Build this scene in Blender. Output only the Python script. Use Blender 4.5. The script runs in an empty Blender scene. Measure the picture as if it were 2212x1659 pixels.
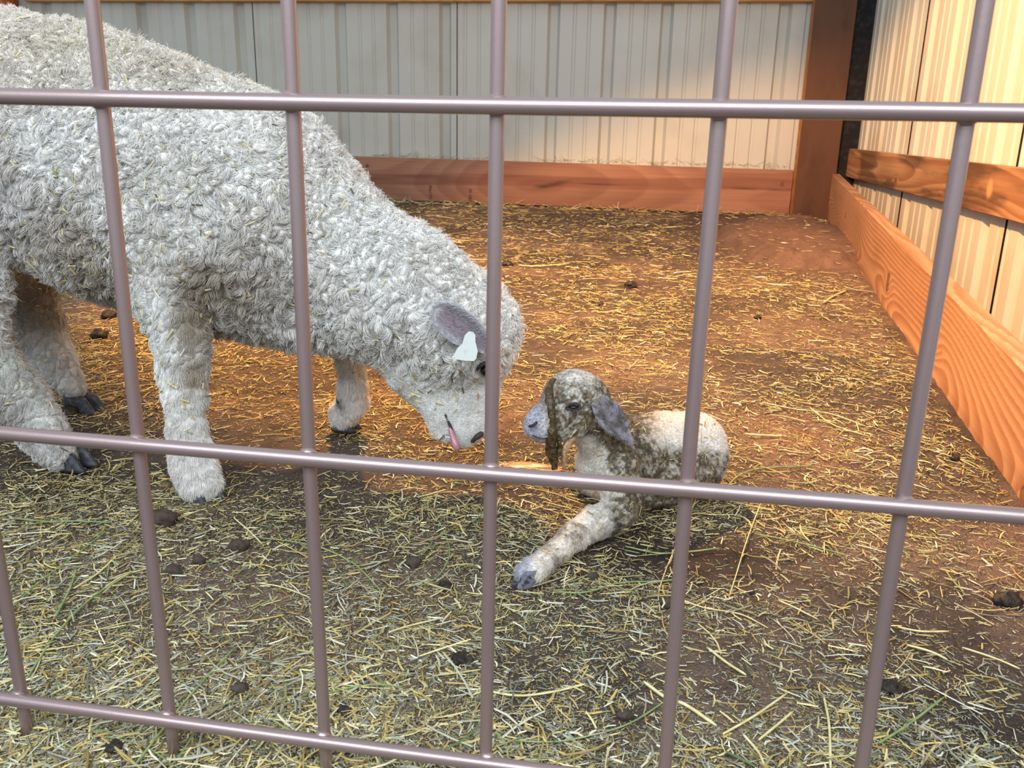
import bpy, math
import numpy as np
from mathutils import Vector, Matrix
rng = np.random.default_rng(11)
C = bpy.context.scene.collection
scene = bpy.context.scene

# ------------------------------------------------------------------ camera
FPX, CX, CY, CAMZ = 1880.0, 1106.0, 829.5, 0.6
def nrm(v): return v/np.linalg.norm(v)
_Y = nrm(np.array([322., -554.5, FPX]))
_X = -np.array([-12506., -819.5, FPX]); _X = nrm(_X-_X.dot(_Y)*_Y)
_D = nrm(np.cross(_Y, _X)); _D = _D if _D[1] > 0 else -_D
RC = np.stack([_X, _Y, -_D], 1)            # world -> camera (right, down, forward)
CAM = np.array([0, 0, CAMZ])
cam = bpy.data.cameras.new('camera'); camo = bpy.data.objects.new('camera', cam); C.objects.link(camo)
m = Matrix.Identity(4)
for i in range(3):
    m[i][0] = RC[0][i]; m[i][1] = -RC[1][i]; m[i][2] = -RC[2][i]; m[i][3] = CAM[i]
camo.matrix_world = m
cam.sensor_width = 36; cam.lens = FPX/2212*36; cam.clip_start = 0.02
cam.dof.use_dof = True; cam.dof.focus_distance = 1.42; cam.dof.aperture_fstop = 16.0
scene.camera = camo
scene.view_settings.view_transform = 'Standard'; scene.view_settings.look = 'None'
scene.view_settings.gamma = 1; scene.view_settings.use_curve_mapping = False
scene.view_settings.exposure = 0.0

# ------------------------------------------------------------------ light
w = bpy.data.worlds.new('world'); scene.world = w; w.use_nodes = True
bg = w.node_tree.nodes['Background']; bg.inputs[0].default_value = (0.80, 0.92, 1.0, 1); bg.inputs[1].default_value = 0.66
def light(name, kind, loc, target, power, color, **kw):
    l = bpy.data.lights.new(name, kind); l.energy = power; l.color = color
    for k, v in kw.items(): setattr(l, k, v)
    o = bpy.data.objects.new(name, l); C.objects.link(o); o.location = loc
    o.rotation_euler = (Vector(target)-Vector(loc)).to_track_quat('-Z', 'Y').to_euler()
    return o
# daylight through the open front of the shed, high behind the camera
light('open_front_daylight', 'AREA', (-0.3, -1.3, 2.3), (-0.2, 1.3, 0.1), 150, (0.80, 0.90, 1.0), shape='RECTANGLE', size=3.6, size_y=1.6)
# heat lamp hanging over the pen
light('heat_lamp_bulb', 'SPOT', (-0.7, 2.7, 2.0), (0.03, 3.33, 0), 600, (1.0, 0.51, 0.17), spot_size=math.radians(113), spot_blend=0.24, shadow_soft_size=0.05)

def at(px, py, Y):
    r = RC.T@np.array([px-CX, py-CY, FPX]); return CAM + r*(Y/r[1])
def atz(px, py, z):
    r = RC.T@np.array([px-CX, py-CY, FPX]); return CAM + r*((z-CAMZ)/r[2])
def atx(px, py, x):
    r = RC.T@np.array([px-CX, py-CY, FPX]); return CAM + r*(x/r[0])
def depth(p): return (RC@(np.asarray(p)-CAM))[..., 2] if np.ndim(p) == 1 else ((np.asarray(p)-CAM)@RC.T)[..., 2]

# ------------------------------------------------------------------ numpy noise
def hsh(ix, iy, iz, s=0):
    with np.errstate(over='ignore'):
        h = (ix.astype(np.int64)*374761393 + iy.astype(np.int64)*668265263 + iz.astype(np.int64)*2147483647 + s*974634777)
        h = h.astype(np.uint64) & np.uint64(0xffffffff)
        h = ((h ^ (h >> np.uint64(13)))*np.uint64(1274126177)) & np.uint64(0xffffffff)
        h = ((h ^ (h >> np.uint64(16)))*np.uint64(2246822519)) & np.uint64(0xffffffff)
        h = h ^ (h >> np.uint64(15))
    return h.astype(np.float64)/4294967295.0
def vnoise(p, s=0):
    i = np.floor(p).astype(np.int64); f = p-i; f = f*f*f*(f*(f*6-15)+10)
    r = 0
    for a in (0, 1):
        for b in (0, 1):
            for c in (0, 1):
                wgt = (f[:, 0] if a else 1-f[:, 0])*(f[:, 1] if b else 1-f[:, 1])*(f[:, 2] if c else 1-f[:, 2])
                r = r + wgt*hsh(i[:, 0]+a, i[:, 1]+b, i[:, 2]+c, s)
    return r*2-1
def fbm(p, octv=4, s=0, g=0.5):
    r = 0; a = 1.0; t = 0
    for o in range(octv):
        r = r+a*vnoise(p*(2.03**o)+17.3*o, s+o); t += a; a *= g
    return r/t*1.6
def worley(p):
    i = np.floor(p).astype(np.int64); f1 = np.full(len(p), 9.0); f2 = np.full(len(p), 9.0); ft = np.zeros_like(p); cid = np.zeros(len(p))
    for a in (-1, 0, 1):
        for b in (-1, 0, 1):
            for c in (-1, 0, 1):
                x, y, z = i[:, 0]+a, i[:, 1]+b, i[:, 2]+c
                q = np.stack([x+hsh(x, y, z, 1)*.9, y+hsh(x, y, z, 2)*.9, z+hsh(x, y, z, 3)*.9], 1)
                d = np.sqrt(((p-q)**2).sum(1))
                nb = d < f1
                f2 = np.where(nb, f1, np.minimum(f2, d))
                ft[nb] = q[nb]; cid = np.where(nb, hsh(x, y, z, 4), cid); f1 = np.where(nb, d, f1)
    return f1, f2, ft, cid
def sst(a, b, x):
    t = np.clip((x-a)/(b-a), 0, 1); return t*t*(3-2*t)
def lin(c):
    c = np.asarray(c, float)/255.0
    return np.where(c <= 0.04045, c/12.92, ((c+0.055)/1.055)**2.4)
def lin4(c): return tuple(lin(c))+(1,)

# ------------------------------------------------------------------ objects
def tag(o, label=None, cat=None, group=None, kind=None):
    if label: o['label'] = label
    if cat: o['category'] = cat
    if group: o['group'] = group
    if kind: o['kind'] = kind
    return o
def link(o, parent=None):
    C.objects.link(o)
    if parent is not None:
        o.parent = parent
        o.location = o.location - parent.location
    return o
def npmesh(name, V, F, mat=None, parent=None, origin=None, smooth=True, col=None):
    V = np.asarray(V, float)
    if origin is None: origin = V.mean(0) if parent is None else np.array(parent.location)
    origin = np.asarray(origin, float)
    me = bpy.data.meshes.new(name)
    V2 = V-origin
    if isinstance(F, np.ndarray):
        me.vertices.add(len(V2)); me.vertices.foreach_set('co', V2.ravel())
        k = F.shape[1]; me.loops.add(F.size); me.loops.foreach_set('vertex_index', F.ravel().astype(np.int32))
        me.polygons.add(len(F)); me.polygons.foreach_set('loop_start', np.arange(0, F.size, k, dtype=np.int32))
        me.polygons.foreach_set('loop_total', np.full(len(F), k, np.int32))
        me.update(calc_edges=True)
    else:
        me.from_pydata(V2.tolist(), [], F)
    me.polygons.foreach_set('use_smooth', np.full(len(me.polygons), smooth))
    if col is not None:
        a = me.attributes.new('Col', 'FLOAT_COLOR', 'POINT')
        a.data.foreach_set('color', np.concatenate([col, np.ones((len(col), 1))], 1).ravel())
    if mat: me.materials.append(mat)
    me.update()
    o = bpy.data.objects.new(name, me); o.location = origin
    return link(o, parent)
def empty(name, loc):
    o = bpy.data.objects.new(name, None); o.location = loc; o.empty_display_size = .05; C.objects.link(o); return o
def subd(o, lv):
    md = o.modifiers.new('s', 'SUBSURF'); md.levels = lv; md.render_levels = lv
    dg = bpy.context.evaluated_depsgraph_get(); me = bpy.data.meshes.new_from_object(o.evaluated_get(dg)); o.modifiers.clear(); return me

# ------------------------------------------------------------------ materials
def mat(name, base=(128, 128, 128), rough=.8, attr=None, bump=None, spec=.3, metal=0, noise=None, hair_rand=0, sheen=0, coat=0, sss=0):
    m = bpy.data.materials.new(name); m.use_nodes = True; nt = m.node_tree; N = nt.nodes; L = nt.links
    b = N['Principled BSDF']; b.inputs['Roughness'].default_value = rough; b.inputs['Metallic'].default_value = metal
    b.inputs['Specular IOR Level'].default_value = spec; b.inputs['Sheen Weight'].default_value = sheen; b.inputs['Coat Weight'].default_value = coat
    if sss:
        b.inputs['Subsurface Weight'].default_value = sss; b.inputs['Subsurface Radius'].default_value = (.012, .008, .006)
    b.inputs['Base Color'].default_value = lin4(base)
    out = None
    if attr:
        a = N.new('ShaderNodeAttribute'); a.attribute_name = attr; out = a.outputs['Color']
    if noise:      # (scale, detail, colour2, lo, hi)
        tc = N.new('ShaderNodeTexCoord'); nz = N.new('ShaderNodeTexNoise'); nz.inputs['Scale'].default_value = noise[0]; nz.inputs['Detail'].default_value = noise[1]
        if len(noise) > 5:
            mp = N.new('ShaderNodeMapping'); mp.inputs['Scale'].default_value = noise[5]; L.new(tc.outputs['Object'], mp.inputs[0]); L.new(mp.outputs[0], nz.inputs['Vector'])
        else: L.new(tc.outputs['Object'], nz.inputs['Vector'])
        mr = N.new('ShaderNodeMapRange'); mr.inputs[1].default_value = noise[3]; mr.inputs[2].default_value = noise[4]; L.new(nz.outputs[0], mr.inputs[0])
        mx = N.new('ShaderNodeMix'); mx.data_type = 'RGBA'; L.new(mr.outputs[0], mx.inputs[0])
        if out is not None: L.new(out, mx.inputs[6])
        else: mx.inputs[6].default_value = lin4(base)
        mx.inputs[7].default_value = lin4(noise[2]); out = mx.outputs[2]
    if out is not None: L.new(out, b.inputs['Base Color'])
    if bump:       # (scale, detail, strength, distance)
        tc = N.new('ShaderNodeTexCoord'); nz = N.new('ShaderNodeTexNoise'); nz.inputs['Scale'].default_value = bump[0]; nz.inputs['Detail'].default_value = bump[1]
        L.new(tc.outputs['Object'], nz.inputs['Vector']); bp = N.new('ShaderNodeBump'); bp.inputs['Strength'].default_value = bump[2]; bp.inputs['Distance'].default_value = bump[3]
        L.new(nz.outputs[0], bp.inputs['Height']); L.new(bp.outputs[0], b.inputs['Normal'])
    return m
M = {
 'soil': mat('soil', rough=.95, attr='Col', bump=(210, 8, .9, .008), spec=.15),
 'hay': mat('hay', rough=.55, attr='Col', spec=.35),
 'green': mat('green_stem', (120, 150, 95), .5, noise=(60, 2, (165, 170, 110), .4, .65)),
 'palestem': mat('pale_stem', (216, 200, 138), .5, noise=(60, 2, (236, 226, 178), .4, .65)),
 'dung': mat('dung', (38, 32, 28), .55, noise=(90, 4, (72, 60, 46), .45, .7), bump=(160, 5, .8, .004), spec=.4),
 'clod': mat('clod', (84, 72, 64), .9, noise=(90, 4, (60, 46, 40), .4, .7), bump=(160, 5, .8, .004)),
 'wood': mat('wood', rough=.6, attr='Col', bump=(400, 3, .15, .001), spec=.3),
 'ink': mat('stamp_ink', (74, 52, 50), .8),
 'steel_wall': mat('painted_steel', (206, 204, 194), .45, noise=(2.2, 6, (188, 184, 170), .5, .8), bump=(6, 2, .05, .01), spec=.4),
 'right_wall': mat('cream_painted_steel', (222, 216, 200), .5, noise=(3.0, 6, (206, 186, 150), .52, .85), spec=.4),
 'black': mat('flat_black', (34, 32, 34), .9, noise=(30, 4, (58, 56, 56), .5, .8)),
 'fence': mat('brown_powder_coat', (156, 134, 132), .36, bump=(240, 4, .12, .0006), spec=.6, metal=.55, coat=.5),
 'wool': mat('wool', rough=.95, attr='Col', spec=.1, bump=(700, 3, .35, .001)),
 'hair': mat('wool_fibre', rough=.8, attr='Col', spec=.15),
 'lambhair': mat('wet_fibre', rough=.45, attr='Col', spec=.4),
 'lamb': mat('wet_lamb_coat', rough=.5, attr='Col', spec=.4, bump=(900, 3, .4, .0008)),
 'hoof': mat('hoof_horn', (52, 52, 58), .5, noise=(120, 3, (84, 82, 84), .45, .7)),
 'ear': mat('ear_skin', rough=.75, attr='Col', spec=.2),
 'lambhoof': mat('pale_soft_hoof', (120, 120, 132), .45, noise=(140, 3, (62, 60, 70), .45, .6)),
 'eye': mat('eye_dark', (18, 15, 16), .12, spec=.6),
 'tag': mat('white_plastic', (226, 230, 224), .4, noise=(90, 4, (200, 206, 196), .55, .7)),
 'tongue': mat('tongue', (190, 128, 142), .35, spec=.5, coat=.3),
 'nostril': mat('nostril_dark', (66, 54, 58), .6),
 'slime': mat('birth_membrane', (92, 72, 44), .3, noise=(160, 4, (44, 36, 24), .42, .62), bump=(200, 4, .8, .003), spec=.6),
 'slime2': mat('tan_membrane', (186, 146, 110), .3, noise=(120, 4, (140, 104, 74), .45, .65), spec=.6),
}

# ------------------------------------------------------------------ basic meshes
def tube(pts, rad, n=8, cap=True):
    P = np.asarray(pts, float); R = np.broadcast_to(np.asarray(rad, float), (len(P),)); V = []; F = []
    T = np.gradient(P, axis=0); T /= np.linalg.norm(T, axis=1)[:, None]+1e-12
    up = np.array([0, 0, 1.]) if abs(T[0][2]) < .9 else np.array([0, 1., 0])
    for i in range(len(P)):
        a = np.cross(up, T[i]); a /= np.linalg.norm(a)+1e-12; b = np.cross(T[i], a); up = b if i else up
        up = np.cross(T[i], a)
        for k in range(n):
            t = 2*math.pi*k/n; V.append(P[i]+R[i]*(math.cos(t)*a+math.sin(t)*b))
    for i in range(len(P)-1):
        for k in range(n):
            k2 = (k+1) % n; F.append((i*n+k, i*n+k2, (i+1)*n+k2, (i+1)*n+k))
    if cap:
        F.append(tuple(range(n))[::-1]); F.append(tuple((len(P)-1)*n+k for k in range(n)))
    return np.array(V), F
def ball(c, r, nu=14, nv=10, scale=(1, 1, 1)):
    V = []; F = []
    for j in range(nv+1):
        ph = math.pi*j/nv
        for i in range(nu):
            th = 2*math.pi*i/nu; V.append((c[0]+r*scale[0]*math.sin(ph)*math.cos(th), c[1]+r*scale[1]*math.sin(ph)*math.sin(th), c[2]+r*scale[2]*math.cos(ph)))
    for j in range(nv):
        for i in range(nu):
            i2 = (i+1) % nu; F.append((j*nu+i, (j+1)*nu+i, (j+1)*nu+i2, j*nu+i2))
    return np.array(V), F
def merge(parts):
    V = []; F = []; o = 0
    for v, f in parts:
        V.append(v); F += [tuple(int(x)+o for x in q) for q in f]; o += len(v)
    return np.concatenate(V), F
def smooth_path(P, n=6):
    P = np.asarray(P, float); Q = [P[0]]
    Pp = np.vstack([2*P[0]-P[1], P, 2*P[-1]-P[-2]])
    for i in range(1, len(Pp)-2):
        for k in range(1, n+1):
            t = k/n; a, b, c, d = Pp[i-1:i+3]
            Q.append(.5*((2*b)+(-a+c)*t+(2*a-5*b+4*c-d)*t*t+(-a+3*b-3*c+d)*t**3))
    return np.array(Q)

# ------------------------------------------------------------------ ground
def gh(x, y):
    x = np.atleast_1d(np.asarray(x, float)); y = np.atleast_1d(np.asarray(y, float)); x, y = np.broadcast_arrays(x, y)
    p = np.stack([x, y, np.zeros_like(x)], 1)
    h = .006*fbm(p*3.1, 3, 5) + .0028*fbm(p*22, 3, 9) + .0012*fbm(p*90, 2, 12)
    d = np.sqrt(((x-.78)/.42)**2+((y-5.0)/1.0)**2)+.18*fbm(p*3, 3, 3)
    h = h + .065*sst(1.0, .72, d) + .03*sst(5.4, 6.2, y)
    h = h + .012*np.exp(-(((x+.26)/.10)**2+((y-1.19)/.08)**2))
    return h-.004-.32*sst(.07, .13, x-(.49+.106*y))*sst(.3, .6, y)
xs = np.concatenate([np.arange(-5.4, -1.6, .05), np.arange(-1.6, 1.2, .011), np.arange(1.2, 2.0, .05)])
ys = np.concatenate([np.arange(-2.2, .4, .06), np.arange(.4, 2.4, .0085), np.arange(2.4, 7.0, .024)])
GX, GY = np.meshgrid(xs, ys); gp = np.stack([GX.ravel(), GY.ravel()], 1)
gz = gh(gp[:, 0], gp[:, 1]); V = np.column_stack([gp, gz]); nx, ny = len(xs), len(ys)
idx = np.arange(nx*ny).reshape(ny, nx)
F = np.stack([idx[:-1, :-1].ravel(), idx[:-1, 1:].ravel(), idx[1:, 1:].ravel(), idx[1:, :-1].ravel()], 1)
p3 = np.column_stack([gp, np.zeros(len(gp))])
n1 = fbm(p3*2.2, 4, 21)[:, None]; n2 = fbm(p3*30, 4, 31)[:, None]; n3 = vnoise(p3*150, 41)[:, None]
colg = lin((84, 73, 67))*(1-sst(-.3, .6, n1))+lin((116, 96, 84))*sst(-.3, .6, n1)
colg = colg*(1+.30*n2)*(1+.15*n3)
dk = lambda x, y, sx, sy: np.exp(-(((gp[:, 0]-x)/sx)**2+((gp[:, 1]-y)/sy)**2))[:, None]
wet = np.clip(dk(.06, 1.18, .14, .09)*.9+dk(-.98, 1.22, .12, .10)*.7+dk(-.2, 1.34, .14, .10)*.35+dk(.42, .87, .07, .04)*.25, 0, 1)  # wet soil, plus the lamb's cast shadow painted in as darker soil
colg = colg*(1-.62*wet)
redp = np.clip(dk(.75, 5.0, .4, 1.1)+dk(.30, 1.75, .16, .2)*.7, 0, 1)
colg = colg*(1-redp)+lin((150, 112, 92))*(1+.2*n2)*redp
tag(npmesh('floor', V, F, M['soil'], origin=(0, 0, 0), col=np.clip(colg, 0, 1)), kind='structure', label='brown earth floor of the sheep pen')

# ------------------------------------------------------------------ hay litter
def hay_mesh(x, y, z, L, W, ang, tilt, bend, col, rings):
    n = len(x); d = np.stack([np.cos(ang)*np.cos(tilt), np.sin(ang)*np.cos(tilt), np.sin(tilt)], 1)
    s = np.stack([-np.sin(ang), np.cos(ang), np.zeros(n)], 1); u = np.cross(d, s)
    roll = rng.uniform(-.6, .6, n)[:, None]; s, u = s*np.cos(roll)+u*np.sin(roll), u*np.cos(roll)-s*np.sin(roll)
    c = np.stack([x, y, z], 1); V = np.zeros((n, rings*3, 3))
    for k in range(rings):
        t = k/(rings-1)-.5; b = (t*t-.12)*4
        cc = c+d*(L*t)[:, None]+s*(bend*L*b)[:, None]
        wk = W*(.75+.25*(1-abs(t)*2))
        V[:, k*3] = cc+s*(wk*.5)[:, None]; V[:, k*3+1] = cc-s*(wk*.5)[:, None]; V[:, k*3+2] = cc+u*(wk*.42)[:, None]
    f = []
    for k in range(rings-1):
        for a, b in ((0, 1), (1, 2), (2, 0)): f.append((k*3+a, k*3+b, k*3+3+b, k*3+3+a))
    F = (np.array(f)[None]+(np.arange(n)*rings*3)[:, None, None]).reshape(-1, 4)
    return V.reshape(-1, 3), F, np.repeat(col, rings*3, 0)
PAL = lin(np.array([(214, 190, 122), (196, 172, 108), (232, 216, 158), (240, 232, 200), (170, 148, 92), (150, 122, 70), (188, 178, 120), (150, 152, 100), (206, 176, 100), (120, 138, 88), (224, 204, 140), (110, 92, 60)]))
def board_x(y): return .49+.106*y
def sample_ground(n, ymin, ymax, pw, seed):
    r = np.random.default_rng(seed); u = r.random(n*2); e = 1-pw
    y = (ymin**e+u*(ymax**e-ymin**e))**(1/e)
    x = -.85*(y+.1)+r.random(n*2)*(1.38*y+.22)
    x = np.where(y > 2, np.maximum(x, -3.9), x)
    p = np.stack([x, y, np.zeros_like(x)], 1)
    dens = .66+.55*fbm(p*3.5, 3, 71)
    def hole(cx, cy, sx, sy, a): return a*np.exp(-(((x-cx)/sx)**2+((y-cy)/sy)**2))
    dens -= hole(.07, 1.17, .13, .08, 1.1)+hole(-.21, 1.33, .13, .06, .35)+hole(.26, 1.60, .11, .10, .8)+hole(.72, 5.2, .32, .9, 1.6)+hole(.42, .86, .05, .03, .4)+hole(-.17, 1.62, .2, .12, .05)
    dens += hole(-.26, 1.19, .12, .06, .9)+hole(-.95, 1.15, .3, .12, .4)+hole(-.45, .75, .5, .12, .3)+hole(.6, 3.6, .3, .6, .7)
    k = (r.random(n*2) < np.clip(dens, .10, 1)) & (x < board_x(y)-.02)
    return x[k][:n], y[k][:n]
parts = []
def litter(n, ymin, ymax, pw, seed, Lr, Wr, zoff, rings, tl=.12, greens=.1, grow=.25, dark=1.0):
    x, y = sample_ground(n, ymin, ymax, pw, seed); n = len(x)
    g = 1+grow*np.maximum(y-1.2, 0)
    L = rng.uniform(Lr[0], Lr[1], n)**1*g*rng.uniform(.5, 1, n); W = rng.uniform(Wr[0], Wr[1], n)*g
    ang = rng.uniform(0, 2*math.pi, n); tilt = rng.normal(0, tl, n)
    ci = rng.choice(len(PAL), n, p=np.array([.13, .12, .11, .07, .12, .1, .08, .06, .08, .04, .06, .03]))
    col = PAL[ci]*rng.uniform(.70, 1.15, n)[:, None]*dark
    cool = sst(1.5, .9, y)[:, None]*(rng.random(n) < .45)[:, None]  # cool daylight near the front, painted into part of the straw
    col = col*(1-cool)+cool*(col.mean(1)[:, None]*np.array([1.12, 1.08, .82]))
    z = gh(x, y)+W*.3+np.abs(rng.normal(0, zoff, n))+np.abs(np.sin(tilt))*L*.35
    parts.append(hay_mesh(x, y, z, L, W, ang, tilt, rng.normal(0, .07, n), np.clip(col, 0, 1), rings))
litter(190000, .50, 6.35, 2.15, 1, (.0022, .0068), (.0005, .0012), .0010, 2, dark=.80, grow=.55)
litter(26000, .50, 6.35, 1.9, 8, (.0015, .0035), (.0012, .0026), .0006, 2, dark=.16, grow=.35)
litter(54000, .50, 6.35, 1.30, 2, (.005, .016), (.0008, .0021), .0018, 2, dark=.95, grow=.42)
litter(21000, .50, 6.35, 1.02, 3, (.013, .036), (.0011, .0030), .003, 3, tl=.09)
litter(2600, .50, 6.35, 1.02, 4, (.035, .085), (.0013, .0030), .004, 4, tl=.07)
# tufts caught along the foot of the boards
n = 420; x = rng.uniform(-3.0, .9, n); y = rng.uniform(6.2, 6.36, n); L = rng.uniform(.03, .10, n); t = np.abs(rng.normal(0, .25, n))
parts.append(hay_mesh(x, y, gh(x, y)+.01+L*np.sin(t)*.5, L, np.full(n, .004), rng.uniform(0, 6.3, n), t, rng.normal(0, .1, n), PAL[rng.integers(0, 9, n)], 3))
n = 260; x = rng.uniform(-2.6, .88, n); x = x[(vnoise(np.column_stack([x*3, x*0, x*0]), 3) > -.2)]; n = len(x); L = rng.uniform(.02, .09, n); t = np.abs(rng.normal(0, .35, n))
parts.append(hay_mesh(x, rng.uniform(6.41, 6.43, n), .353+L*np.sin(t)*.5-.0085*(x+.7)*0+.002, L, np.full(n, .003), rng.uniform(0, 6.3, n), t, rng.normal(0, .1, n), PAL[rng.integers(0, 9, n)], 3))
o = 0; VV = []; FF = {}; CC = []
for v, f, c in parts:
    VV.append(v); CC.append(c); FF.setdefault(4, []).append(f+o); o += len(v)
tag(npmesh('hay_litter', np.concatenate(VV), np.concatenate(FF[4]), M['hay'], origin=(0, 0, 0), smooth=False, col=np.concatenate(CC)),
    'chopped golden straw and hay chaff scattered thickly over the pen floor', 'straw', kind='stuff')

# ------------------------------------------------------------------ boards
def grain(u, v, w, c1, c2, knots=(), seed=0, freq=95, vc=.12, wc=.10, wv=.05, dark=None):
    q = np.stack([u*1.1, np.full_like(u, seed*3.1), u*0], 1)
    a = vc+.05*vnoise(q, seed); b = wc+wv*vnoise(q*.7+5, seed+1)
    for ku, kv, ks in knots:
        g = np.exp(-(((u-ku)/(ks*4.2))**2+((v-kv)/(ks*2.2))**2)); v = v+g*ks*1.2*np.sign(v-kv+1e-5)*-.6; b = b+g*ks*1.5
    r = np.sqrt((v-a)**2+(w-b)**2)+.0025*vnoise(np.stack([u*3, v*9, w*9], 1), seed+2)
    s = r*freq; fr = s-np.floor(s); k = sst(.0, .8, fr)*sst(1.0, .9, fr)
    fine = vnoise(np.stack([u*7, v*420, w*420], 1), seed+3)*.5+vnoise(np.stack([u*2, v*120, w*120], 1), seed+4)*.5
    col = lin(c1)[None]*(1-k[:, None])+lin(c2)[None]*k[:, None]
    big = fbm(np.stack([u*1.3, v*4, w*4], 1), 3, seed+6)[:, None]
    col = col*(1+.14*fine[:, None])*(1+.22*big)
    for ku, kv, ks in knots:
        d = np.sqrt(((u-ku)/(ks*1.25))**2+((v-kv)/ks)**2)
        kk = sst(1.15, .75, d)[:, None]; ring = (np.exp(-((d-1)/.16)**2))[:, None]
        col = col*(1-.55*kk)*(1-.55*ring)
    if dark: col = dark(u, v, w, col)
    return np.clip(col, 0, 1)
def board(name, p0, p1, Hh, T, c1, c2, top0=None, nu=400, nv=40, knots=(), seed=1, parent=None, up=(0, 0, 1), face=None, **kw):
    # p0,p1: bottom-front edge ends; v goes up; thickness goes away from the viewer along w
    p0 = np.array(p0, float); p1 = np.array(p1, float); L = np.linalg.norm(p1-p0); d = (p1-p0)/L
    up = np.array(up, float); up = nrm(up-up.dot(d)*d); wd = np.cross(up, d) if face is None else nrm(np.array(face, float))
    b = .003; prof = []
    for t in np.linspace(b, Hh-b, nv): prof.append((t, 0))
    for t in np.linspace(b, T-b, 7): prof.append((Hh, t))
    for t in np.linspace(Hh-b, b, 4): prof.append((t, T))
    for t in np.linspace(T-b, b, 4): prof.append((0, t))
    prof = np.array(prof); npf = len(prof); us = np.linspace(0, L, nu)
    U = np.repeat(us, npf); PV = np.tile(prof[:, 0], nu); PW = np.tile(prof[:, 1], nu)
    V = p0+U[:, None]*d+PV[:, None]*up+PW[:, None]*wd
    i = np.arange(nu-1)[:, None]*npf; k = np.arange(npf)[None]; k2 = (k+1) % npf
    F = np.stack([(i+k).ravel(), (i+k2).ravel(), (i+npf+k2).ravel(), (i+npf+k).ravel()], 1)
    Fl = [tuple(q) for q in F.tolist()]+[tuple(range(npf)), tuple(range((nu-1)*npf, nu*npf))[::-1]]
    col = grain(U, PV, PW, c1, c2, knots, seed, **kw)
    ob = npmesh(name, V, Fl, M['wood'], origin=p0 if parent is None else None, parent=parent, smooth=False, col=col)
    return ob, (p0, d, up, wd)

# back kick board (2x8), slightly lower towards the corner
def band(u, v, w, col):
    c = .175+.02*np.sin(u*1.4+.6)-.012*np.sin(u*3.1); k = (sst(.05, .028, np.abs(v-c))*.75*(.75+.25*vnoise(np.stack([u*3, v*40, w], 1), 8)))[:, None]
    col = col*(1-k)+lin((124, 72, 54))*k
    for (a, b, l, h) in ((4.02, .155, .11, .018), (4.34, .165, .16, .006), (5.35, .17, .08, .006), (5.55, .17, .05, .004), (3.93, .135, .05, .012)):
        g = np.exp(-(((u-a)/l)**2+((v-b-.25*(u-a)*(l > .1)*(h > .01))/h)**2))[:, None]; col = col*(1-.55*g)
    return col
bb, fr = board('back_kick_board', (-4.75, 6.378, .055), (.915, 6.378, .03), .305, .049, (166, 118, 94), (154, 106, 83), nu=1100, nv=70,
    knots=((2.62, .24, .008), (5.60, .21, .010)), seed=3, freq=60, wc=.9, wv=.1, dark=band)
tag(bb, 'long reddish-brown kick board along the foot of the back wall', 'board')
def stamp(txt, px, py, size):
    cu = bpy.data.curves.new('stamp', 'FONT'); cu.body = txt; cu.size = size; cu.extrude = .0004; cu.align_x = 'CENTER'; cu.align_y = 'CENTER'; cu.space_character = .9
    cu.materials.append(M['ink']); ob = bpy.data.objects.new('stamp', cu)
    C.objects.link(ob); dg = bpy.context.evaluated_depsgraph_get(); me = bpy.data.meshes.new_from_object(ob.evaluated_get(dg)); bpy.data.objects.remove(ob)
    ob = bpy.data.objects.new('stamp', me); ob.location = at(px, py, 6.3765); ob.rotation_euler = (math.radians(90), math.radians(90), 0)
    link(ob, bb); ob['label'] = 'faded dark ink grading stamp reading downward'
stamp('79A1772', 929, 415, .032); stamp('FF 19051', 1015, 425, .034)
# top girt across the back wall
g, _ = board('upper_girt', (-4.75, 6.36, 1.408), (.93, 6.36, 1.402), .14, .05, (206, 156, 92), (180, 128, 70), nu=900, nv=20, seed=7, freq=70)
tag(g, 'yellow-brown wooden girt across the top of the back wall', 'beam')
# corner post, shade painted into the colour of its front, paler left face
def front_shade(u, v, w, col):
    k = (sst(.012, .0, w)*.0+sst(.004, .001, w))[:, None]; n = fbm(np.stack([u*4, v*9, w], 1), 4, 8)[:, None]
    return col*(1-k)+(lin((100, 66, 46))*(1+.3*n)*(1-.3*sst(0, 1, n)))*k
po, _ = board('corner_post', (.92, 6.27, -.05), (.92, 6.27, 2.4), .26, .12, (188, 124, 66), (164, 100, 48), nu=400, nv=40, seed=9, freq=70, up=(1, 0, 0), face=(0, 1, 0), dark=front_shade)
po.rotation_euler = (0, 0, math.radians(0))
tag(po, 'thick wooden post with a painted-in shaded front standing in the corner of the pen', 'post')
lp, _ = board('wooden_post', (-5.25, 6.27, -.05), (-5.25, 6.27, 2.4), .42, .12, (176, 96, 50), (140, 70, 34), nu=300, nv=30, seed=12, freq=60, up=(1, 0, 0), face=(0, 1, 0))
tag(lp, 'orange-brown wooden post at the top left edge beyond the ewe', 'post')
# right rail on the side wall
def railst(u, v, w, col):
    n = fbm(np.stack([u*2.2, v*12, w*5], 1), 4, 18)
    k = sst(-.25, .5, n)*sst(.25, .7, u)*(w < .01); col = col*(1-.62*k[:, None])
    for a, b, l, h in ((2.98, .095, .03, .035),):
        g = np.exp(-(((u-a)/l)**2+((v-b)/h)**2)**2)[:, None]; col = col*(1-g)+lin((214, 160, 100))*g
    return col
rl, _ = board('side_rail', (1.25, 6.62, .306), (1.25, 1.2, .306), .182, .045, (190, 144, 104), (162, 110, 74), nu=1300, nv=60, knots=((3.7, .12, .012), (1.6, .05, .01)), seed=14, freq=90, face=(1, 0, 0), wc=.2, dark=railst)
tag(rl, 'rough brown rail fixed along the cream side wall above the floor board', 'rail')
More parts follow.
